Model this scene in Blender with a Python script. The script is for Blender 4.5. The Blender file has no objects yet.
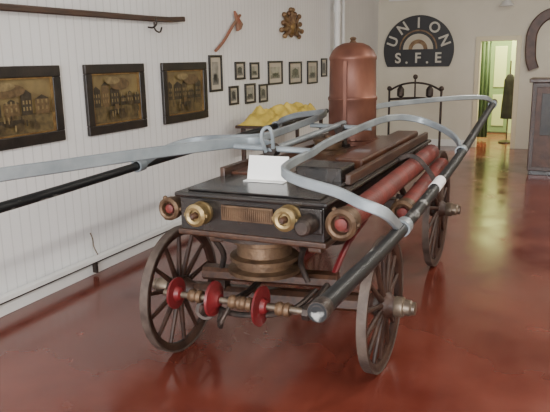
import bpy, bmesh, math, random
from mathutils import Vector, Matrix, noise
random.seed(4)
SC=bpy.context.scene
COL=SC.collection
# ------------------------------------------------------------------ materials
def mat(name,col,rough=.5,metal=0,col2=None,scale=8,bump=0,bscale=40,spec=.5,coat=0,stretch=(1,1,1),lo=.35,hi=.65):
    m=bpy.data.materials.new(name);m.use_nodes=True
    nt=m.node_tree;b=nt.nodes['Principled BSDF']
    b.inputs['Base Color'].default_value=(*col,1);b.inputs['Roughness'].default_value=rough
    b.inputs['Metallic'].default_value=metal;b.inputs['Specular IOR Level'].default_value=spec
    b.inputs['Coat Weight'].default_value=coat
    tc=nt.nodes.new('ShaderNodeTexCoord');mp=nt.nodes.new('ShaderNodeMapping')
    mp.inputs['Scale'].default_value=stretch
    nt.links.new(tc.outputs['Object'],mp.inputs['Vector'])
    if col2:
        n=nt.nodes.new('ShaderNodeTexNoise');n.inputs['Scale'].default_value=scale;n.inputs['Detail'].default_value=6
        nt.links.new(mp.outputs[0],n.inputs['Vector'])
        cr=nt.nodes.new('ShaderNodeValToRGB')
        cr.color_ramp.elements[0].position=lo;cr.color_ramp.elements[1].position=hi
        cr.color_ramp.elements[0].color=(*col,1);cr.color_ramp.elements[1].color=(*col2,1)
        nt.links.new(n.outputs['Fac'],cr.inputs[0]);nt.links.new(cr.outputs[0],b.inputs['Base Color'])
    if bump:
        n2=nt.nodes.new('ShaderNodeTexNoise');n2.inputs['Scale'].default_value=bscale
        nt.links.new(mp.outputs[0],n2.inputs['Vector'])
        bp=nt.nodes.new('ShaderNodeBump');bp.inputs['Strength'].default_value=bump;bp.inputs['Distance'].default_value=.01
        nt.links.new(n2.outputs['Fac'],bp.inputs['Height']);nt.links.new(bp.outputs[0],b.inputs['Normal'])
    return m
M={}
M['gray']=mat('gray_paint',(.19,.22,.24),.38,.35,(.29,.325,.345),6,.12,30)
M['black']=mat('black_paint',(.009,.008,.008),.26,0,(.022,.016,.013),9,.1,30,coat=.1)
M['pole']=mat('pole_paint',(.008,.009,.010),.45,0,(.26,.26,.25),16,.1,30,spec=.3,stretch=(1,.45,1),lo=.63,hi=.70)
M['darkwood']=mat('dark_wood',(.028,.012,.007),.38,0,(.060,.026,.013),7,.1,50,stretch=(6,.6,6),coat=.1)
M['deck']=mat('deck_wood',(.05,.018,.010),.28,0,(.085,.032,.016),5,.1,50,stretch=(9,.5,1),coat=.3)
M['wheelwood']=mat('wheel_wood',(.022,.010,.007),.5,0,(.050,.023,.015),9,.2,40,spec=.35)
M['tire']=mat('iron_tire',(.055,.038,.031),.6,.2,(.11,.082,.066),12,.3,60)
M['red']=mat('red_paint',(.15,.009,.012),.45,0,(.08,.007,.009),9,.1,40)
M['hose']=mat('red_hose',(.17,.025,.018),.6,0,(.085,.014,.011),9,.3,60)
M['brass']=mat('brass',(.36,.26,.12),.42,.7,(.20,.14,.06),11,.2,60)
M['brassd']=mat('aged_brass',(.15,.09,.05),.52,.55,(.075,.043,.025),13,.3,60)
M['copper']=mat('copper',(.20,.080,.050),.46,.55,(.105,.042,.029),5,.15,14,stretch=(1,1,.5))
M['iron']=mat('dark_iron',(.025,.021,.019),.5,.6,(.06,.042,.034),14,.3,60)
M['steel']=mat('worn_steel',(.24,.19,.14),.40,.7,(.11,.085,.065),14,.2,60)
M['card']=mat('white_card',(.82,.82,.79),.7)
M['trimw']=mat('white_trim',(.74,.74,.72),.45,0,(.67,.67,.65),3)
M['tape']=mat('white_tape',(.8,.8,.8),.6)
M['frame']=mat('frame_black',(.010,.008,.007),.4,0,(.022,.016,.012),12,.1,50)
M['gold']=mat('gilt',(.30,.19,.07),.45,.6,(.18,.10,.04),20)
M['mount']=mat('paper_mount',(.52,.47,.38),.8,0,(.45,.40,.31),5)
M['yellow']=mat('yellow_oilskin',(.70,.53,.10),.55,0,(.46,.34,.06),7,.4,14)
M['green']=mat('green_wall',(.42,.50,.30),.7,0,(.36,.44,.26),3)
M['curtain']=mat('green_curtain',(.06,.115,.06),.8,0,(.12,.18,.09),5,stretch=(6,1,.5))
M['coat']=mat('dark_cloth',(.015,.015,.018),.9,0,(.03,.03,.03),8)
M['brownarch']=mat('leather_brown',(.05,.022,.014),.45,0,(.09,.04,.025),9,.2,40)
M['signblack']=mat('sign_black',(.012,.011,.012),.5)
M['letter']=mat('letter_paint',(.50,.47,.40),.6)
M['carve']=mat('carved_gilt',(.24,.15,.07),.5,.3,(.12,.06,.03),14,.3,50)
M['axe']=mat('axe_red',(.28,.09,.05),.5,0,(.22,.13,.08),11)
P_sky=mat('print_sky',(.21,.155,.065),.35,0,(.14,.10,.045),9)
P_gr=mat('print_ground',(.15,.11,.048),.35,0,(.075,.055,.027),22)
P_b=[mat('print_ink_%d'%i,c,.35,0,tuple(k*.55 for k in c),26) for i,c in enumerate(((.085,.06,.03),(.14,.09,.042),(.05,.038,.024),(.25,.185,.085)))]
G_bg=mat('photo_bg',(.36,.34,.29),.3,0,(.20,.19,.165),12)
G_b=[mat('photo_tone_%d'%i,(c,c*.96,c*.88),.3,0,(c*.5,c*.5,c*.45),30) for i,c in enumerate((.05,.10,.2))]
# ------------------------------------------------------------------ mesh helpers
def empty(name,loc=(0,0,0)):
    e=bpy.data.objects.new(name,None);e.location=loc;COL.objects.link(e);e.empty_display_size=.1;return e
def add(bm,name,m,parent=None,smooth=True,bevel=0):
    bmesh.ops.recalc_face_normals(bm,faces=bm.faces)
    me=bpy.data.meshes.new(name);bm.to_mesh(me);bm.free()
    if smooth:
        for p in me.polygons:p.use_smooth=True
        me.set_sharp_from_angle(angle=math.radians(38))
    ob=bpy.data.objects.new(name,me);COL.objects.link(ob)
    if m: me.materials.append(m)
    if parent:
        ob.parent=parent;ob.matrix_parent_inverse=Matrix.Translation(-Vector(parent.location))
    if bevel:
        md=ob.modifiers.new('b','BEVEL');md.width=bevel;md.segments=2;md.limit_method='ANGLE'
    return ob
def b_box(bm,lo,hi,mx=None):
    r=bmesh.ops.create_cube(bm,size=1)
    c=[(a+b)/2 for a,b in zip(lo,hi)];s=[b-a for a,b in zip(lo,hi)]
    for v in r['verts']:
        v.co=Vector((v.co.x*s[0]+c[0],v.co.y*s[1]+c[1],v.co.z*s[2]+c[2]))
        if mx:v.co=mx@v.co
def box(name,lo,hi,m,parent=None,bevel=.004,mx=None):
    bm=bmesh.new();b_box(bm,lo,hi,mx);return add(bm,name,m,parent,False,bevel)
def frame_mx(p,d,up=Vector((0,0,1))):
    z=Vector(d).normalized()
    if abs(z.dot(up))>.98: up=Vector((0,1,0))
    x=up.cross(z).normalized();y=z.cross(x)
    m=Matrix((x,y,z)).transposed().to_4x4();m.translation=Vector(p);return m
def b_lathe(bm,prof,p,d,n=24):
    mx=frame_mx(p,d);rings=[]
    for r,z in prof:
        r=max(r,.0004)
        rings.append([bm.verts.new(mx@Vector((r*math.cos(2*math.pi*i/n),r*math.sin(2*math.pi*i/n),z))) for i in range(n)])
    for a,b in zip(rings,rings[1:]):
        for i in range(n):bm.faces.new((a[i],a[(i+1)%n],b[(i+1)%n],b[i]))
    return rings
def lathe(name,prof,p,d,m,parent=None,n=28,closed=False):
    bm=bmesh.new();r=b_lathe(bm,prof,p,d,n)
    if closed:
        for i in range(n):bm.faces.new((r[-1][i],r[-1][(i+1)%n],r[0][(i+1)%n],r[0][i]))
    else:
        bm.faces.new(r[0]);bm.faces.new(r[-1])
    return add(bm,name,m,parent)
def b_cyl(bm,p0,p1,r0,r1=None,n=16):
    r1=r0 if r1 is None else r1;L=(Vector(p1)-Vector(p0)).length
    r=b_lathe(bm,[(r0,0),(r1,L)],p0,Vector(p1)-Vector(p0),n);bm.faces.new(r[0]);bm.faces.new(r[1])
def cyl(name,p0,p1,r,m,parent=None,r1=None,n=20):
    bm=bmesh.new();b_cyl(bm,p0,p1,r,r1,n);return add(bm,name,m,parent)
def crom(P,k=8):
    P=[Vector(p) for p in P];out=[]
    for i in range(len(P)-1):
        p0=P[max(i-1,0)];p1=P[i];p2=P[i+1];p3=P[min(i+2,len(P)-1)]
        for j in range(k):
            t=j/k;out.append(.5*((2*p1)+(p2-p0)*t+(2*p0-5*p1+4*p2-p3)*t*t+(3*p1-p0-3*p2+p3)*t**3))
    out.append(P[-1]);return out
def b_sweep(bm,pts,w,h,up=Vector((0,0,1)),rnd=False,n=10):
    rings=[]
    for i,p in enumerate(pts):
        d=(pts[min(i+1,len(pts)-1)]-pts[max(i-1,0)]).normalized()
        s=d.cross(up)
        if s.length<.05:s=Vector((1,0,0))
        s.normalize();u=s.cross(d).normalized()
        if rnd: sec=[(w*math.cos(2*math.pi*a/n),w*math.sin(2*math.pi*a/n)) for a in range(n)]
        else:
            c=min(w,h)*.25;a=w/2;b=h/2
            sec=[(-a+c,-b),(a-c,-b),(a,-b+c),(a,b-c),(a-c,b),(-a+c,b),(-a,b-c),(-a,-b+c)]
        rings.append([bm.verts.new(p+s*x+u*y) for x,y in sec])
    for a,b in zip(rings,rings[1:]):
        k=len(a)
        for i in range(k):bm.faces.new((a[i],a[(i+1)%k],b[(i+1)%k],b[i]))
    bm.faces.new(rings[0]);bm.faces.new(rings[-1])
def bar(name,P,w,h,m,parent=None,k=8,up=Vector((0,0,1))):
    bm=bmesh.new();b_sweep(bm,crom(P,k),w,h,up);return add(bm,name,m,parent)
def tube(name,P,r,m,parent=None,k=6,n=10):
    bm=bmesh.new();b_sweep(bm,crom(P,k),r,r,rnd=True,n=n);return add(bm,name,m,parent)
def b_prism(bm,poly,mx,t):
    a=[bm.verts.new(mx@Vector((x,y,0))) for x,y in poly];b=[bm.verts.new(mx@Vector((x,y,t))) for x,y in poly]
    bm.faces.new(a);bm.faces.new(b[::-1]);k=len(a)
    for i in range(k):bm.faces.new((a[i],a[(i+1)%k],b[(i+1)%k],b[i]))
def ball(name,c,r,m,parent=None,sc=(1,1,1)):
    bm=bmesh.new();bmesh.ops.create_uvsphere(bm,u_segments=16,v_segments=10,radius=r)
    for v in bm.verts:v.co=Vector((v.co.x*sc[0]+c[0],v.co.y*sc[1]+c[1],v.co.z*sc[2]+c[2]))
    return add(bm,name,m,parent)
# ------------------------------------------------------------------ room
XL,XR,YF,YB,ZC=-3.25,2.6,11.9,-2.4,3.4
fm=mat('painted_floor',(.098,.021,.014),.22,0,(.150,.036,.023),1.6,.04,3,spec=.5,coat=.2)
nt=fm.node_tree;b=nt.nodes['Principled BSDF']
n=nt.nodes.new('ShaderNodeTexNoise');n.inputs['Scale'].default_value=3.2;n.inputs['Detail'].default_value=8
tc=nt.nodes.new('ShaderNodeTexCoord');nt.links.new(tc.outputs['Object'],n.inputs['Vector'])
mr=nt.nodes.new('ShaderNodeMapRange');mr.inputs[1].default_value=.3;mr.inputs[2].default_value=.7;mr.inputs[3].default_value=.10;mr.inputs[4].default_value=.28
nt.links.new(n.outputs['Fac'],mr.inputs[0]);nt.links.new(mr.outputs[0],b.inputs['Roughness'])
b.inputs['Coat Roughness'].default_value=.14
box('floor',(XL-.15,YB-.15,-.1),(XR+.15,YF+3,0),fm,bevel=0)
# beadboard wall
wm=mat('white_beadboard',(.78,.78,.775),.5,0,(.72,.72,.715),1.2)
nt=wm.node_tree;b=nt.nodes['Principled BSDF'];tc=nt.nodes.new('ShaderNodeTexCoord');sp=nt.nodes.new('ShaderNodeSeparateXYZ')
nt.links.new(tc.outputs['Object'],sp.inputs[0])
m1=nt.nodes.new('ShaderNodeMath');m1.operation='MULTIPLY';m1.inputs[1].default_value=1/.085;nt.links.new(sp.outputs['Y'],m1.inputs[0])
m2=nt.nodes.new('ShaderNodeMath');m2.operation='FRACT';nt.links.new(m1.outputs[0],m2.inputs[0])
m3=nt.nodes.new('ShaderNodeMath');m3.operation='GREATER_THAN';m3.inputs[1].default_value=.12;nt.links.new(m2.outputs[0],m3.inputs[0])
bp=nt.nodes.new('ShaderNodeBump');bp.inputs['Strength'].default_value=.8;bp.inputs['Distance'].default_value=.005
nt.links.new(m3.outputs[0],bp.inputs['Height']);nt.links.new(bp.outputs[0],b.inputs['Normal'])
old=b.inputs['Base Color'].links[0].from_socket
mxn=nt.nodes.new('ShaderNodeMix');mxn.data_type='RGBA';nt.links.new(m3.outputs[0],mxn.inputs[0])
mxn.inputs[6].default_value=(.63,.63,.62,1);nt.links.new(old,mxn.inputs[7]);nt.links.new(mxn.outputs[2],b.inputs['Base Color'])
box('wall_left',(XL-.15,YB-.15,0),(XL,YF+.12,ZC),wm,bevel=0)
pw=mat('plaster_cream',(.64,.60,.50),.7,0,(.58,.54,.44),1.5)
box('wall_right',(XR,YB-.15,0),(XR+.15,YF+.12,ZC),pw,bevel=0)
DX0,DX1,DZ=-1.42,-.84,1.84
bm=bmesh.new();b_box(bm,(XL,YF,0),(DX0,YF+.12,ZC));b_box(bm,(DX1,YF,0),(XR,YF+.12,ZC));b_box(bm,(DX0,YF,DZ),(DX1,YF+.12,ZC));add(bm,'wall_back',pw,None,False)
WX0,WX1,WZ0,WZ1=-2.6,1.9,.7,2.9
bm=bmesh.new();b_box(bm,(XL,YB-.15,0),(WX0,YB,ZC));b_box(bm,(WX1,YB-.15,0),(XR,YB,ZC));b_box(bm,(WX0,YB-.15,0),(WX1,YB,WZ0));b_box(bm,(WX0,YB-.15,WZ1),(WX1,YB,ZC));add(bm,'wall_front',pw,None,False)
w=empty('window_1',((WX0+WX1)/2,YB-.08,1.8))
bm=bmesh.new()
for i in range(5):
    x=WX0+(WX1-WX0)*i/4;b_box(bm,(x-.04,YB-.12,WZ0),(x+.04,YB-.04,WZ1))
for z in (WZ0,(WZ0+WZ1)/2,WZ1):b_box(bm,(WX0-.04,YB-.11,z-.035),(WX1+.04,YB-.05,z+.035))
add(bm,'mullions',M['trimw'],w,False)
box('ceiling',(XL-.15,YB-.15,ZC),(XR+.15,YF+3,ZC+.1),mat('ceiling_white',(.6,.6,.57),.8),bevel=0)
box('baseboard_left',(XL,YB,0),(XL+.02,YF,.10),M['trimw'])
box('baseboard_back',(XL+.03,YF-.02,0),(DX0-.09,YF,.12),M['trimw'])
hp=empty('baseboard_heater',(XL+.05,4,.1))
box('housing',(XL+.022,.2,.115),(XL+.075,8.6,.15),M['trimw'],hp)
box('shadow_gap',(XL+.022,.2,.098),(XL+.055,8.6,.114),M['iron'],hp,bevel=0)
for y in (1.0,3.7,6.4):box('bracket',(XL+.022,y,.02),(XL+.06,y+.02,.098),M['iron'],hp,bevel=0)
cc=empty('heater_cord',(XL+.02,3.75,.2))
tube('cord',[(XL+.01,3.72,.33),(XL+.02,3.73,.28),(XL+.02,3.735,.22),(XL+.05,3.74,.155)],.005,M['steel'],cc)
t=empty('trim_1',((DX0+DX1)/2,YF,1))
bm=bmesh.new();b_box(bm,(DX0-.08,YF-.03,0),(DX0,YF-.001,DZ+.08));b_box(bm,(DX1,YF-.03,0),(DX1+.08,YF-.001,DZ+.08));b_box(bm,(DX0,YF-.03,DZ),(DX1,YF-.001,DZ+.08))
add(bm,'casing',mat('cream_trim',(.62,.55,.38),.5),t,False,.004)
# back room
bm=bmesh.new();b_box(bm,(-2.6,YF+2.4,0),(.6,YF+2.5,ZC));b_box(bm,(-2.7,YF+.13,0),(-2.6,YF+2.5,ZC));b_box(bm,(.6,YF+.13,0),(.7,YF+2.5,ZC));add(bm,'wall_backroom',M['green'],None,False)
gc=empty('door_1',(-1.40,YF+2.38,1))
box('leaf',(-1.80,YF+2.36,.02),(-1.10,YF+2.398,1.9),mat('green_door',(.16,.24,.12),.4),gc,.006)
pm_=mat('door_panel_green',(.42,.48,.26),.4)
for z0,z1 in ((.15,.8),(.95,1.78)):
    for x0 in (-1.72,-1.41):box('panel',(x0,YF+2.345,z0),(x0+.24,YF+2.359,z1),pm_,gc,.008)
bm=bmesh.new();N=60
vs=[]
for i in range(N+1):
    x=-1.95+.60*i/N;y=YF+1.1+.03*math.sin(i*.9)
    vs.append((bm.verts.new((x,y,.05)),bm.verts.new((x,y,2.0))))
for a,b_ in zip(vs,vs[1:]):bm.faces.new((a[0],b_[0],b_[1],a[1]))
cu=add(bm,'curtain',M['curtain']);md=cu.modifiers.new('s','SOLIDIFY');md.thickness=.008
cl=empty('coat_rack',(-.93,YF+.8,0))
cyl('post',(-.97,YF+.8,0),(-.97,YF+.8,1.5),.012,M['darkwood'],cl)
lathe('coat',[(.13,.45),(.12,.7),(.10,1.0),(.10,1.15),(.05,1.25),(.0,1.27)],(-.97,YF+.8,0),(0,0,1),M['coat'],cl)
lathe('foot',[(.14,0),(.14,.02),(.03,.05)],(-.97,YF+.8,0),(0,0,1),M['darkwood'],cl)
# ------------------------------------------------------------------ wall frames
def flat(polys,x,e,y0,y1,z0,z1,name):
    for i,(pts,m) in enumerate(polys):
        bm=bmesh.new();X=x+.0004*(i+1)
        vs=[bm.verts.new((X,y0+(y1-y0)*min(max(u,0),1),z0+(z1-z0)*min(max(v,0),1))) for u,v in pts]
        f_=bm.faces.new(vs);me=bpy.data.meshes.new(name);bm.to_mesh(me);bm.free()
        o=bpy.data.objects.new(name,me);COL.objects.link(o);me.materials.append(m)
        o.parent=e;o.matrix_parent_inverse=Matrix.Translation(-Vector(e.location))
def R4(u0,v0,u1,v1):return [(u0,v0),(u1,v0),(u1,v1),(u0,v1)]
def ell(u,v,a,b_,n=14):return [(u+a*math.cos(2*math.pi*i/n),v+b_*math.sin(2*math.pi*i/n)) for i in range(n)]
def engraving(k):
    rd=random.Random(k+11);L=[(R4(0,0,1,.36),P_gr)]
    u=0
    while u<1:
        wd_=rd.uniform(.12,.22);h=rd.uniform(.52,.78) if not(.42<u<.6) else .5
        m=P_b[rd.choice((0,1,2))]
        L.append((R4(u,.34,min(u+wd_,1),h),m));L.append(([(u,h),(min(u+wd_,1),h),(min(u+wd_*.5,1),h+.08)],P_b[2]))
        for a in range(3):
            for c in range(2):
                uu=u+wd_*(.15+.28*a)
                if uu+.02<1:L.append((R4(uu,.42+c*.12,uu+.02,.49+c*.12),P_b[3]))
        u+=wd_+rd.uniform(0,.05)
    L.append((ell(.55+.1*k-.1,.80,.22,.13),P_b[1]));L.append((ell(.40,.88,.16,.08),P_b[3]))
    L.append((R4(.30,.16,.62,.27),P_b[2]));L.append((ell(.35,.13,.05,.08),P_b[0]));L.append((ell(.57,.13,.05,.08),P_b[0]));L.append((R4(.42,.27,.50,.38),P_b[1]))
    for i in range(16):
        u=rd.uniform(.03,.95);v=rd.uniform(.05,.24);L.append((R4(u,v,u+.018,v+.12),P_b[rd.choice((0,2,3))]))
    return L
def snapshot(k):
    rd=random.Random(k+50);L=[(R4(0,0,1,.3),G_b[2])]
    if k%2:
        L+= [(R4(.15,.28,.85,.75),G_b[1]),([(.15,.75),(.85,.75),(.5,.92)],G_b[0]),(R4(.4,.28,.6,.6),G_b[0])]
    else:
        L+= [(R4(.2,.2,.8,.45),G_b[0]),(ell(.3,.2,.1,.13),G_b[1]),(ell(.7,.2,.1,.13),G_b[1])]
    for i in range(4):
        u=rd.uniform(.1,.8);L.append((R4(u,.15,u+.06,.5),G_b[0]))
    return L
def picture(y0,y1,z0,z1,fw,polys,bg,mount=0,name='framed_print',depth=.03):
    e=empty(name,(XL+.01,(y0+y1)/2,(z0+z1)/2));x0=XL+.002
    bm=bmesh.new()
    b_box(bm,(x0,y0,z0),(x0+depth,y1,z0+fw));b_box(bm,(x0,y0,z1-fw),(x0+depth,y1,z1))
    b_box(bm,(x0,y0,z0+fw),(x0+depth,y0+fw,z1-fw));b_box(bm,(x0,y1-fw,z0+fw),(x0+depth,y1,z1-fw))
    add(bm,'moulding',M['frame'],e,False,.006 if fw>.03 else .002)
    g=.010 if fw>.03 else 0
    if g:
        a0,a1,c0,c1=y0+fw,y1-fw,z0+fw,z1-fw
        bm=bmesh.new();X=x0+depth*.75
        b_box(bm,(x0,a0,c0),(X,a1,c0+g));b_box(bm,(x0,a0,c1-g),(X,a1,c1));b_box(bm,(x0,a0,c0+g),(X,a0+g,c1-g));b_box(bm,(x0,a1-g,c0+g),(X,a1,c1-g))
        add(bm,'gilt_slip',M['gold'],e,False)
    k=fw+g
    if mount:
        box('mount',(x0,y0+k,z0+k),(x0+.003,y1-k,z1-k),M['mount'],e,0)
        k+=mount
    box('print',(x0,y0+k,z0+k),(x0+.005,y1-k,z1-k),bg,e,0)
    flat(polys,x0+.005,e,y0+k,y1-k,z0+k,z1-k,'print_detail')
picture(2.62,3.53,1.065,1.585,.075,engraving(0),P_sky);picture(3.79,4.52,1.06,1.585,.07,engraving(1),P_sky);picture(4.79,5.55,1.05,1.585,.07,engraving(2),P_sky)
S=[(5.63,5.89,1.29,1.65,.045),(6.18,6.41,1.39,1.58,0),(6.54,6.77,1.38,1.57,0),(6.03,6.24,1.13,1.33,0),(6.40,6.66,1.12,1.34,0),(6.76,6.99,1.11,1.32,0),(7.02,7.44,1.30,1.58,.05),(7.66,8.08,1.28,1.565,.05),(8.29,8.68,1.26,1.57,.05),(8.84,9.08,1.34,1.60,0)]
for i,(a,b_,c,d,mo) in enumerate(S):picture(a,b_,c,d,.022,snapshot(i),G_bg,mo or .022,'framed_photo',.018)
# pike pole on the left wall
pk=empty('wooden_pike_pole',(XL+.05,4,1.95))
bm=bmesh.new();b_sweep(bm,[Vector((XL+.05,1.6,1.935)),Vector((XL+.05,4.6,1.945)),Vector((XL+.05,4.9,1.95)),Vector((XL+.05,5.14,1.965))],.03,.045);add(bm,'shaft',M['darkwood'],pk)
for y in (2.2,4.65):
    tube('hook',[(XL+.003,y,1.88),(XL+.05,y,1.875),(XL+.085,y,1.90),(XL+.09,y,1.95)],.008,M['iron'],pk)
tube('loop',[(XL+.045,4.68,1.92),(XL+.05,4.68,1.86),(XL+.055,4.74,1.84),(XL+.05,4.78,1.88)],.007,M['iron'],pk)
# fire axe
ax=empty('fire_axe',(XL+.03,6.1,1.9))
A=Vector((XL+.03,5.74,1.69));B=Vector((XL+.03,6.29,2.06))
bar('handle',[A,A.lerp(B,.3)+Vector((0,.01,-.012)),A.lerp(B,.7),B],.022,.032,M['axe'],ax,up=Vector((1,0,0)))
d=(B-A).normalized();nrm=Vector((0,-d.z,d.y))
mx=Matrix((d,nrm,Vector((1,0,0)))).transposed().to_4x4();mx.translation=A.lerp(B,.88)+Vector((-.015,0,0))
bm=bmesh.new();b_prism(bm,[(-.03,-.02),(-.07,-.10),(.0,-.12),(.07,-.10),(.035,-.02),(.02,.04),(.0,.10),(-.02,.04)],mx,.03);add(bm,'head',M['axe'],ax,False,.004)
# carved crest (plain stand-in carving)
cr=empty('carved_wall_ornament',(XL+.03,7.76,2.0))
bm=bmesh.new()
c=Vector((XL+.02,7.72,1.98))
for s in (-1,1):
    for i in range(6):
        a=math.radians(-35+i*26);L=.16+.05*(i%2)
        p=c+Vector((0,s*math.cos(a)*.12,math.sin(a)*.06));q=p+Vector((.01,s*math.cos(a)*L,math.sin(a)*L*.75))
        b_cyl(bm,p,q,.045,.015,8)
        bmesh.ops.create_uvsphere(bm,u_segments=8,v_segments=6,radius=.032,matrix=Matrix.Translation(q))
bmesh.ops.create_uvsphere(bm,u_segments=12,v_segments=8,radius=.10,matrix=Matrix.Translation(c)@Matrix.Diagonal((.25,1,1.2,1)))
add(bm,'leaves',M['carve'],cr)
lathe('boss',[(.085,0),(.09,.02),(.06,.045),(.0,.05)],c+Vector((-.002,0,0)),(1,0,0),M['gold'],cr)
# corner pipes
pp=empty('riser_pipe',(XL+.1,9.3,1.7))
cyl('pipe_a',(XL+.10,9.28,0),(XL+.10,9.28,ZC),.045,M['trimw'],pp)
cyl('pipe_b',(XL+.10,9.55,0),(XL+.10,9.55,ZC),.03,M['trimw'],pp)
for z in (.8,1.7,2.3):
    lathe('coupling',[(.045,-.05),(.06,-.05),(.06,.05),(.045,.05)],(XL+.10,9.28,z),(0,0,1),M['trimw'],pp,closed=True)
box('conduit',(XL+.2,YF-.05,2.58),(XR-.1,YF-.002,2.62),M['trimw'])
wl=empty('wall_lamp',(-1.0,YF-.1,2.45))
lathe('shade',[(.03,.1),(.06,.08),(.12,.0),(.11,.0),(.05,.07)],(-1.02,YF-.14,2.40),(0,0,1),M['trimw'],wl)
tube('arm',[(-1.02,YF-.003,2.55),(-1.02,YF-.08,2.57),(-1.02,YF-.14,2.50)],.012,M['trimw'],wl)
# ------------------------------------------------------------------ UNION sign
sg=empty('union_fire_company_sign',(-2.49,YF-.03,1.75))
cx,cz,R=-2.50,1.71,.63
mxs=Matrix(((1,0,0,cx),(0,0,-1,YF-.004),(0,1,0,cz),(0,0,0,1)))
a0=math.radians(-28);poly=[(R*math.cos(a0+(math.pi-2*a0)*i/48),R*math.sin(a0+(math.pi-2*a0)*i/48)*.97) for i in range(49)]
bm=bmesh.new();b_prism(bm,poly,mxs,.03);add(bm,'board',M['signblack'],sg,False,.004)
def halfdisc(name,r,off,m,cy=.02):
    p=[(r*math.cos(math.pi*i/32),cy+r*math.sin(math.pi*i/32)) for i in range(33)]
    mm=mxs@Matrix.Translation((0,0,.0301+off));bm=bmesh.new();b_prism(bm,p,mm,.004);add(bm,name,m,sg,False)
halfdisc('ring_a',.34,0,M['carve']);halfdisc('ring_b',.315,.003,M['signblack']);halfdisc('centre_panel',.27,.006,M['mount'])
halfdisc('centre_arch',.17,.0095,M['carve'],.02);halfdisc('centre_tan',.10,.013,M['mount'],.02)  # innermost half disc is the sign's own tan
def letter(ch,x,y,size,rot,parent,mx,m):
    cu=bpy.data.curves.new('letter_'+ch,'FONT');cu.body=ch;cu.size=size;cu.extrude=.004;cu.offset=.005;cu.align_x='CENTER';cu.align_y='CENTER'
    cu.materials.append(m);o=bpy.data.objects.new('letter_'+ch,cu);COL.objects.link(o)
    o.parent=parent;o.matrix_parent_inverse=Matrix.Translation(-Vector(parent.location))
    o.matrix_basis=mx@Matrix.Translation((x,y,.036))@Matrix.Rotation(rot,4,'Z')
for ch,deg in zip('UNION',(160,125,90,55,20)):
    a=math.radians(deg);letter(ch,.485*math.cos(a),.485*math.sin(a)*.97,.25,a-math.pi/2,sg,mxs,M['letter'])
for ch,x in (('S',-.36),('.',-.2),('F',0),('.',.17),('E',.36)):
    letter(ch,x,-.14 if ch!='.' else -.15,.25,0,sg,mxs,M['letter'])
# ------------------------------------------------------------------ horseshoe arch on back wall
ar=empty('leather_horse_collar',(-.28,YF-.05,1.9))
P=[(-.54,YF-.05,1.36),(-.60,YF-.05,1.55)]+[(-.24-.37*math.cos(math.radians(a)),YF-.05,1.85+.42*math.sin(math.radians(a))) for a in range(0,181,20)]+[(.12,YF-.05,1.55),(.06,YF-.05,1.36)]
bar('arch',P,.17,.07,M['brownarch'],ar,up=Vector((0,1,0)))
# cabinet
cb=empty('display_cabinet',(.1,9.4,.65))
box('body',(-.42,9.25,.06),(.75,9.75,1.24),M['darkwood'],cb,.01);box('top',(-.46,9.21,1.24),(.79,9.79,1.29),M['darkwood'],cb,.008)
box('plinth',(-.40,9.28,.0),(.73,9.72,.06),M['black'],cb)
for i in range(2):
    x=-.36+i*.56;box('door_panel',(x,9.235,.12),(x+.50,9.249,1.18),M['brownarch'],cb,.004)
    box('glass_panel',(x+.07,9.228,.55),(x+.43,9.234,1.10),M['frame'],cb,.002)
    ball('knob',(x+.45 if i==0 else x+.05,9.225,.5),.014,M['brass'],cb)
# ------------------------------------------------------------------ iron stand behind the engine
sx=-1.92
st=empty('iron_stand',(sx,9.0,.6))
bm=bmesh.new()
for x in (sx-.36,sx+.36):
    b_sweep(bm,crom([(x,9,.0),(x,9,.6),(x,9,1.14)]),.016,.016,rnd=True)
    b_sweep(bm,crom([(x,8.8,.0),(x,8.9,.05),(x,9,.25),(x,9.1,.05),(x,9.2,0)]),.014,.014,rnd=True)
b_sweep(bm,crom([(sx-.36,9,1.02),(sx,9,1.04),(sx+.36,9,1.02)]),.018,.018,rnd=True)
b_sweep(bm,crom([(sx-.36,9,1.14),(sx-.2,9,1.22),(sx,9,1.25),(sx+.2,9,1.22),(sx+.36,9,1.14)]),.014,.014,rnd=True)
b_sweep(bm,crom([(sx,9,1.04),(sx,9,1.31)]),.012,.012,rnd=True)
add(bm,'frame',M['iron'],st)
for x,z in ((sx-.36,1.17),(sx+.36,1.17),(sx,1.33)):ball('finial',(x,9,z),.034,M['iron'],st)
for x in (sx-.2,sx+.2):lathe('lantern',[(.02,0),(.05,.02),(.05,.11),(.03,.14),(.01,.16)],(x,9,1.05),(0,0,1),M['iron'],st)
# ------------------------------------------------------------------ yellow coats on a bench
bn=empty('bench',(-2.85,6.7,.5))
box('seat',(-3.14,5.95,.90),(-2.72,7.6,.93),M['darkwood'],bn)
for x in (-3.10,-2.78):
    for y in (6.0,7.5):box('leg',(x,y,0),(x+.04,y+.04,.90),M['darkwood'],bn)
bm=bmesh.new();bmesh.ops.create_grid(bm,x_segments=40,y_segments=90,size=.5)
for v in bm.verts:
    u,w_=v.co.x*2,v.co.y*2
    e=max(0,1-u**4)*max(0,1-w_**6)
    x=-2.92+u*.20;y=6.75+w_*.8
    h=.932+e*(.14+.13*noise.noise(Vector((x*4,y*3,2)))+.08*noise.noise(Vector((x*13,y*11,5))))
    v.co=Vector((x,y,max(h,.933)))
add(bm,'yellow_raincoat_pile',M['yellow'])
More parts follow.
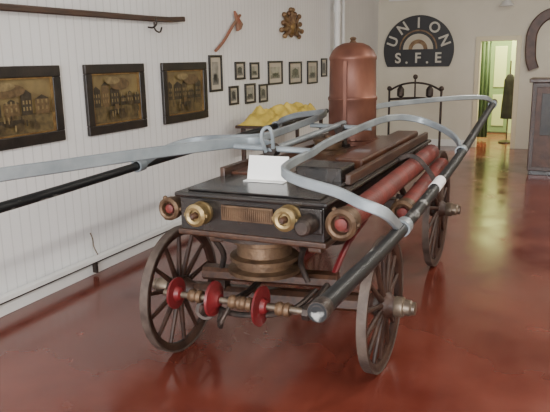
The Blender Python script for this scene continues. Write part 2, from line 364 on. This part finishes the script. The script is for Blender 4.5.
# ================================================================== FIRE ENGINE
FE=empty('hand_pumped_fire_engine',(-1.34,3.8,0))
TX0,TX1,TY0,TY1=-1.69,-.94,2.60,4.95
box('tank',(TX0,TY0,.77),(TX1,TY1,.955),M['black'],FE,.008)
box('tank_top_moulding',(TX0-.02,TY0-.02,.955),(TX1+.02,TY1+.02,.98),M['black'],FE,.01)
box('tank_bottom_moulding',(TX0-.012,TY0-.012,.765),(TX1+.012,TY1+.012,.795),M['darkwood'],FE,.008)
for i in range(4):
    x=-1.67+i*.1775;box('deck_board',(x,3.08,.981),(x+.172,TY1,1.0),M['deck'],FE,.004)
box('deck_side_rail',(-.975,3.0,.98),(-.945,TY1,1.035),M['darkwood'],FE,.006)
box('deck_side_rail_l',(-1.685,3.0,.98),(-1.655,TY1,1.035),M['darkwood'],FE,.006)
box('front_deck',(-1.66,2.63,.981),(-.97,3.06,.99),M['black'],FE,.003)
box('step_block',(-1.25,3.02,.98),(-1.0,3.25,1.06),M['black'],FE,.01)
box('trunk',(-1.15,3.35,1.0),(-.99,4.8,1.06),M['deck'],FE,.01)
box('trunk_l',(-1.60,3.4,1.0),(-1.50,4.2,1.05),M['deck'],FE,.01)
box('name_plaque',(-1.455,2.585,.858),(-1.185,2.598,.932),M['brassd'],FE,.004)
bm=bmesh.new()
for i in range(26):
    x=-1.445+i*.0101;b_cyl(bm,(x,2.583,.866),(x,2.583,.924),.003,n=6)
add(bm,'plaque_reeding',M['brassd'],FE)
def port(x,z,r=.05):
    lathe('port_body',[(r*.75,-.06),(r*.75,0),(r*1.1,.0),(r*1.15,.02),(r,.03),(r,.055),(r*1.1,.06),(r*1.1,.08),(r*.8,.09),(r*.55,.085),(r*.5,.07),(.0,.07)],(x,TY0-.0,z),(0,-1,0),M['brass'],FE)
    lathe('port_plug',[(r*.35,.06),(r*.35,.10),(r*.2,.11),(0,.11)],(x,TY0,z),(0,-1,0),M['darkwood'],FE,n=8)
    for k in (-1,1):box('lug',(x+k*r*1.1-.008,TY0-.075,z-.008),(x+k*r*1.1+.008,TY0-.045,z+.008),M['brass'],FE,.002)
port(-1.56,.885);port(-1.10,.905)
box('port_block',(-1.06,2.585,.83),(-.945,2.62,.95),M['black'],FE,.008)
lathe('side_nozzle',[(.045,0),(.045,.05),(.038,.06),(.038,.10),(.028,.11),(0,.11)],(-1.0,2.585,.885),(0,-1,0),M['iron'],FE)
def hose(p0,p1,r):
    p0=Vector(p0);p1=Vector(p1)
    bm=bmesh.new();L=(p1-p0).length;prof=[]
    k=int(L/.03)
    for i in range(k+1):prof.append((r+(.001 if i%2 else -.0007),L*i/k))
    rr=b_lathe(bm,prof,p0,p1-p0,20);bm.faces.new(rr[0]);bm.faces.new(rr[-1]);add(bm,'suction_hose',M['hose'],FE)
    d=(p0-p1)
    lathe('hose_coupling',[(r*1.05,-.09),(r*1.12,-.08),(r*1.12,-.02),(r*1.28,-.015),(r*1.28,.025),(r*1.0,.035),(r*.8,.03),(r*.72,.0),(0,.0)],p0,d,M['brassd'],FE)
    lathe('hose_mouth',[(r*.5,0),(r*.5,.02),(r*.3,.025),(0,.025)],p0,d,M['hose'],FE)
    for a in range(3):
        t=a*2.094;q=frame_mx(p0,d)@Vector((r*1.3*math.cos(t),r*1.3*math.sin(t),.005));ball('coupling_lug',q,.012,M['brassd'],FE)
hose((-.855,2.60,.89),(-.855,4.62,.93),.056)
hose((-.76,3.36,.78),(-.78,4.62,.84),.055)
hose((-1.755,2.62,.885),(-1.755,4.6,.90),.045)
for y in (3.95,):
    bar('hose_strap',[(-.94,y,.74),(-.84,y,.72),(-.71,y,.74),(-.70,y,.84),(-.79,y,.965),(-.87,y,1.0),(-.945,y,.96)],.03,.008,M['iron'],FE,up=Vector((0,1,0)))
mxc=Matrix.Translation((-1.372,2.93,.992))@Matrix.Rotation(math.radians(2),4,'Z')
box('card_base',(-.11,-.05,0),(.11,.03,.004),M['card'],FE,0,mxc)
box('card_face',(-.11,0,0),(.11,.004,.125),M['card'],FE,0,mxc@Matrix.Translation((0,.0,.003))@Matrix.Rotation(math.radians(-16),4,'X'))
# air chamber
ay,axx=4.47,-1.40
lathe('air_chamber',[(.20,0),(.20,.025),(.178,.03),(.178,.04),(.172,.06),(.170,.30),(.176,.31),(.176,.325),(.168,.335),(.164,.58),(.168,.59),(.168,.605),(.160,.62),(.145,.65),(.115,.68),(.07,.70),(.035,.704),(.0,.705)],(axx,ay,1.0),(0,0,1),M['copper'],FE,n=48)
lathe('chamber_finial',[(.03,0),(.022,.010),(.016,.02),(.024,.03),(.018,.04),(0,.045)],(axx,ay,1.700),(0,0,1),M['brassd'],FE)
bm=bmesh.new()
for i in range(28):
    a=2*math.pi*i/28
    for z,r in ((1.035,.176),):bmesh.ops.create_uvsphere(bm,u_segments=6,v_segments=4,radius=.007,matrix=Matrix.Translation((axx+r*math.cos(a),ay+r*math.sin(a),z)))
b_box(bm,(axx-.012,ay-.179,1.05),(axx+.012,ay-.166,1.58))
add(bm,'chamber_seam',M['copper'],FE)
lathe('pump_cylinder',[(.12,0),(.12,.02),(.09,.03),(.09,.07),(.10,.075),(.10,.09),(.03,.095),(.03,.11)],(-1.40,3.95,1.0),(0,0,1),M['brassd'],FE)
cyl('rocker_shaft',(-1.40,3.02,1.13),(-1.40,4.28,1.16),.018,M['gray'],FE)
for y in (3.06,4.2):
    bm=bmesh.new();b_box(bm,(-1.46,y-.03,.99),(-1.34,y+.03,1.02));b_cyl(bm,(-1.44,y,1.0),(-1.405,y,1.15),.015);b_cyl(bm,(-1.36,y,1.0),(-1.395,y,1.15),.015);b_cyl(bm,(-1.40,y-.04,1.13),(-1.40,y+.04,1.13),.035);add(bm,'rocker_bearing',M['iron'],FE)
    bar('cross_arm',[(-1.62,y,1.145),(-1.4,y,1.14),(-1.18,y,1.135)],.03,.03,M['gray'],FE)
bar('upright_latch',[(-1.405,3.0,1.13),(-1.42,2.98,1.20),(-1.41,2.98,1.245),(-1.38,2.98,1.26),(-1.36,2.98,1.225),(-1.365,3.0,1.15)],.018,.018,M['gray'],FE,up=Vector((0,1,0)))
def rpole(P,r,name):
    bm=bmesh.new();pts=crom(P,10);b_sweep(bm,pts,r,r,rnd=True,n=16);add(bm,name,M['pole'],FE)
rpole([(-.60,1.60,.895),(-.60,2.7,.885),(-.60,4.2,.97),(-.61,5.4,1.08),(-.62,6.45,1.17)],.029,'pump_pole_right')
rpole([(-2.25,1.0,.98),(-2.25,2.05,.98),(-2.25,3.4,1.015),(-2.25,5.0,1.045),(-2.25,6.3,1.07)],.024,'pump_pole_left')
BW,BH=.022,.046
bar('bow_right',[(-.60,2.64,.87),(-.60,2.50,.945),(-.62,2.39,1.01),(-.71,2.37,1.045),(-.82,2.42,1.07),(-1.0,2.47,1.095),(-1.12,2.57,1.11),(-1.18,2.78,1.11),(-1.19,3.1,1.12),(-1.19,3.4,1.145),(-1.15,4.2,1.18),(-1.09,4.55,1.18),(-.98,4.66,1.16),(-.875,4.66,1.13),(-.75,4.6,1.085),(-.66,4.5,1.035),(-.61,4.36,.975)],BW,BH,M['gray'],FE)
bar('bow_rear_right',[(-1.37,4.66,1.2),(-1.30,4.9,1.235),(-1.05,5.3,1.25),(-.80,5.75,1.25),(-.66,6.05,1.23),(-.62,6.3,1.17)],BW,BH*.9,M['gray'],FE)
bar('bow_left',[(-2.24,3.05,1.01),(-2.2,3.2,1.07),(-2.12,3.32,1.11),(-2.0,3.38,1.13),(-1.8,3.36,1.145),(-1.64,3.42,1.15),(-1.60,3.6,1.16),(-1.60,4.3,1.19),(-1.66,4.62,1.2),(-1.8,4.78,1.18),(-2.0,4.86,1.15),(-2.15,4.9,1.1),(-2.24,5.05,1.05)],BW,BH,M['gray'],FE)
bar('bow_front_left',[(-1.42,3.1,1.145),(-1.62,3.2,1.15),(-1.85,2.75,1.15),(-2.05,2.25,1.145),(-2.2,1.8,1.135),(-2.25,1.45,1.06),(-2.25,1.2,.99)],BW,BH+.014,M['gray'],FE)
for p in ((-.60,2.66,.886),(-.61,4.36,.985),(-.62,6.3,1.155),(-2.25,3.05,1.01),(-2.25,5.03,1.045)):
    p=Vector(p);lathe('pole_clamp',[(.027,-.03),(.038,-.03),(.038,.03),(.027,.03)],p,(0,1,.05),M['gray'],FE,closed=True)
lathe('pole_ferrule',[(.0,-.012),(.018,-.012),(.020,-.02),(.031,-.018),(.033,0),(.033,.03),(.029,.04)],(-.60,1.62,.895),(0,1,0),M['iron'],FE)
lathe('tape_band',[(.0292,-.09),(.031,-.09),(.031,.09),(.0292,.09)],(-.60,3.45,.924),(0,1,.06),M['tape'],FE,closed=True)
# ---- wheels
def wheel(x,y,R,ns,side,turn,redhub):
    mx=Matrix.Translation((x,y,R))@Matrix.Rotation(turn,4,'Z')
    c=mx@Vector((0,0,0));ax_=(mx.to_3x3()@Vector((side,0,0))).normalized()
    fw=.024
    def L(n_,prof,m,closed=True,n=48):lathe(n_,prof,c,ax_,m,FE,n,closed)
    L('wheel_tire',[(R,-fw),(R,fw),(R-.010,fw),(R-.010,-fw)],M['tire'])
    L('wheel_felloe',[(R-.010,-fw*.8),(R-.010,fw*.8),(R-.040,fw*.75),(R-.05,fw*.4),(R-.05,-fw*.4),(R-.040,-fw*.75)],M['wheelwood'])
    L('wheel_hub',[(.0,-.10),(.045,-.10),(.05,-.06),(.062,-.04),(.07,-.01),(.07,.02),(.06,.045),(.05,.06),(.048,.10),(.052,.105),(.052,.115),(.03,.12),(.03,.13),(.0,.13)],M['wheelwood'],False,28)
    L('hub_cap',[(.05,.07),(.053,.075),(.053,.115),(.042,.12),(.042,.15),(.034,.16),(.034,.175),(0,.178)],M['steel'],False,20)
    L('hub_band',[(.066,-.025),(.076,-.025),(.076,.0),(.066,.0)],M['iron'])
    bm=bmesh.new()
    for i in range(ns):
        a=2*math.pi*(i+.5)/ns
        f=frame_mx(c,ax_)
        p=f@Vector((.06*math.cos(a),.06*math.sin(a),.012));q=f@Vector(((R-.045)*math.cos(a),(R-.045)*math.sin(a),-.0))
        m0=p.lerp(q,.25);b_cyl(bm,p,m0,.017,.015,8);b_cyl(bm,m0,q,.015,.011,8)
    add(bm,'wheel_spokes',M['wheelwood'],FE)
wheel(-1.89,2.88,.355,14,-1,math.radians(-1),False);wheel(-.79,3.06,.355,14,1,math.radians(-1),False)
wheel(-1.87,4.92,.46,14,-1,0,False);wheel(-.85,4.92,.45,14,1,0,False)
# front running gear
bar('front_axle_beam',[(-1.84,2.88,.355),(-1.35,2.96,.355),(-.86,3.05,.355)],.09,.09,M['darkwood'],FE)
bar('front_bolster',[(-1.72,2.86,.485),(-1.35,2.92,.485),(-1.0,2.98,.485)],.10,.07,M['darkwood'],FE)
for x,y in ((-1.66,2.91),(-1.03,3.02)):box('bolster_post',(x,y-.035,.39),(x+.05,y+.035,.46),M['iron'],FE)
lathe('turntable_drum',[(.19,0),(.19,.02),(.15,.03),(.15,.06),(.18,.065),(.18,.085),(.145,.095),(.14,.15),(.165,.16),(.165,.18),(.19,.19),(.19,.215),(.17,.225),(.17,.24)],(-1.37,2.88,.53),(0,0,1),M['brassd'],FE,36)
lathe('turntable_ring',[(.26,.0),(.29,.0),(.29,.02),(.26,.02)],(-1.37,2.90,.742),(0,0,1),M['iron'],FE,40,True)
box('rear_axle_beam',(-1.80,4.87,.42),(-.93,4.97,.51),M['darkwood'],FE,.01)
for x in (-1.62,-1.08):
    box('chassis_rail',(x,2.75,.69),(x+.07,5.05,.765),M['darkwood'],FE,.008)
    bar('leaf_spring',[(x+.035,4.5,.69),(x+.035,4.7,.57),(x+.035,4.9,.54),(x+.035,5.05,.60)],.05,.03,M['iron'],FE,up=Vector((1,0,0)))
    box('rear_block',(x,4.87,.51),(x+.07,4.97,.56),M['iron'],FE)
lathe('pump_barrel',[(.0,0),(.11,0),(.12,.03),(.12,.35),(.13,.36),(.13,.38),(0,.38)],(-1.40,4.0,.38),(0,0,1),M['iron'],FE)
bar('perch_pole',[(-1.37,2.95,.46),(-1.37,3.9,.44),(-1.37,4.85,.47)],.06,.06,M['red'],FE)
bar('side_brace',[(-1.03,2.98,.5),(-1.02,3.2,.62),(-1.01,3.5,.69)],.03,.03,M['red'],FE)
for s in (-1.62,-1.12):
    bar('fork_brace',[(s,2.86,.50),(s+(.03 if s<-1.3 else -.03),2.84,.60),(s,2.80,.69)],.028,.028,M['iron'],FE)
# front rope reel
ry,rz=2.50,.49
cyl('reel_shaft',(-1.74,ry,rz-.005),(-.97,ry,rz+.005),.016,M['steel'],FE)
for x,s,q in ((-1.68,1,.95),(-1.455,-1,1.05),(-1.22,1,1.15)):
    lathe('reel_flange',[(.018,-.03),(.03,-.028),(.045,-.01),(.080*q,.0),(.083*q,.012),(.04,.016),(.03,.035),(.018,.04)],(x,ry,rz),(s,0,0),M['red'],FE)
for x in (-1.56,-1.34,-1.29,-1.10):
    lathe('reel_collar',[(.016,-.035),(.03,-.033),(.034,-.015),(.026,0),(.034,.015),(.03,.033),(.016,.035)],(x,ry,rz),(1,0,0),M['brassd'],FE)
lathe('reel_end_nut',[(.0,0),(.035,0),(.035,.03),(.022,.04),(.022,.06),(0,.06)],(-1.0,ry,rz),(1,0,0),M['iron'],FE,8)
for x in (-1.40,-1.04):
    bar('reel_bracket',[(x,2.92,.47),(x,2.75,.45),(x,2.62,.46),(x,2.50,.49)],.03,.03,M['iron'],FE)
bar('drag_hook',[(-1.38,2.5,.46),(-1.40,2.46,.40),(-1.42,2.48,.36),(-1.45,2.52,.37),(-1.45,2.55,.41)],.02,.02,M['iron'],FE)
lathe('drag_ring',[(.035,-.008),(.05,-.008),(.05,.008),(.035,.008)],(-1.52,2.52,.42),(.5,-1,.2),M['iron'],FE,20,True)
bar('drag_bar',[(-1.60,2.6,.44),(-1.36,2.52,.42),(-1.12,2.6,.44),(-1.08,2.86,.46)],.025,.025,M['iron'],FE)
# ------------------------------------------------------------------ lights
def area(name,loc,size,sy,power,col,rot):
    l=bpy.data.lights.new(name,'AREA');l.shape='RECTANGLE';l.size=size;l.size_y=sy;l.energy=power;l.color=col
    o=bpy.data.objects.new(name,l);o.location=loc;o.rotation_euler=rot;COL.objects.link(o);return o
area('window_daylight',((WX0+WX1)/2,YB-.2,1.8),4.4,2.1,580,(.98,.985,1),(math.radians(90),0,0))
for i,y in enumerate((1.5,5.0,8.5)):  # invented ceiling units out of view, added as fill light for the room
    f_=empty('added_ceiling_fill' if i==0 else 'added_ceiling_fill.%03d'%i,(1.1,y,ZC-.06))
    box('fill_fixture',(1.0,y-.6,ZC-.06),(1.2,y+.6,ZC-.002),M['trimw'],f_)
    area('fill_lamp_%d'%i,(1.1,y,ZC-.07),.18,1.1,(70,90,100)[i],(1,.95,.86),(0,0,0))
area('backroom_lamp',(-.9,YF+1.3,ZC-.3),.8,.8,330,(1,.90,.52),(0,0,0))
wd=bpy.data.worlds.new('World');SC.world=wd;wd.use_nodes=True
wd.node_tree.nodes['Background'].inputs[0].default_value=(.75,.85,1,1);wd.node_tree.nodes['Background'].inputs[1].default_value=1.0
# ------------------------------------------------------------------ camera
f=640;r=math.radians(1.0);yaw=math.radians(24.382);pitch=math.radians(12.921)
R_=Vector((math.cos(yaw),math.sin(yaw),0));F0=Vector((-math.sin(yaw),math.cos(yaw),0))
F=F0*math.cos(pitch)-Vector((0,0,math.sin(pitch)));U=F0*math.sin(pitch)+Vector((0,0,math.cos(pitch)))
rt=R_*math.cos(r)-U*math.sin(r);up=R_*math.sin(r)+U*math.cos(r)
cam=bpy.data.cameras.new('camera');co=bpy.data.objects.new('camera',cam);COL.objects.link(co)
mw=Matrix((rt,up,-F)).transposed().to_4x4();mw.translation=Vector((0,0,1.6));co.matrix_world=mw
cam.sensor_width=36;cam.lens=f/550*36;cam.clip_start=.05
SC.camera=co
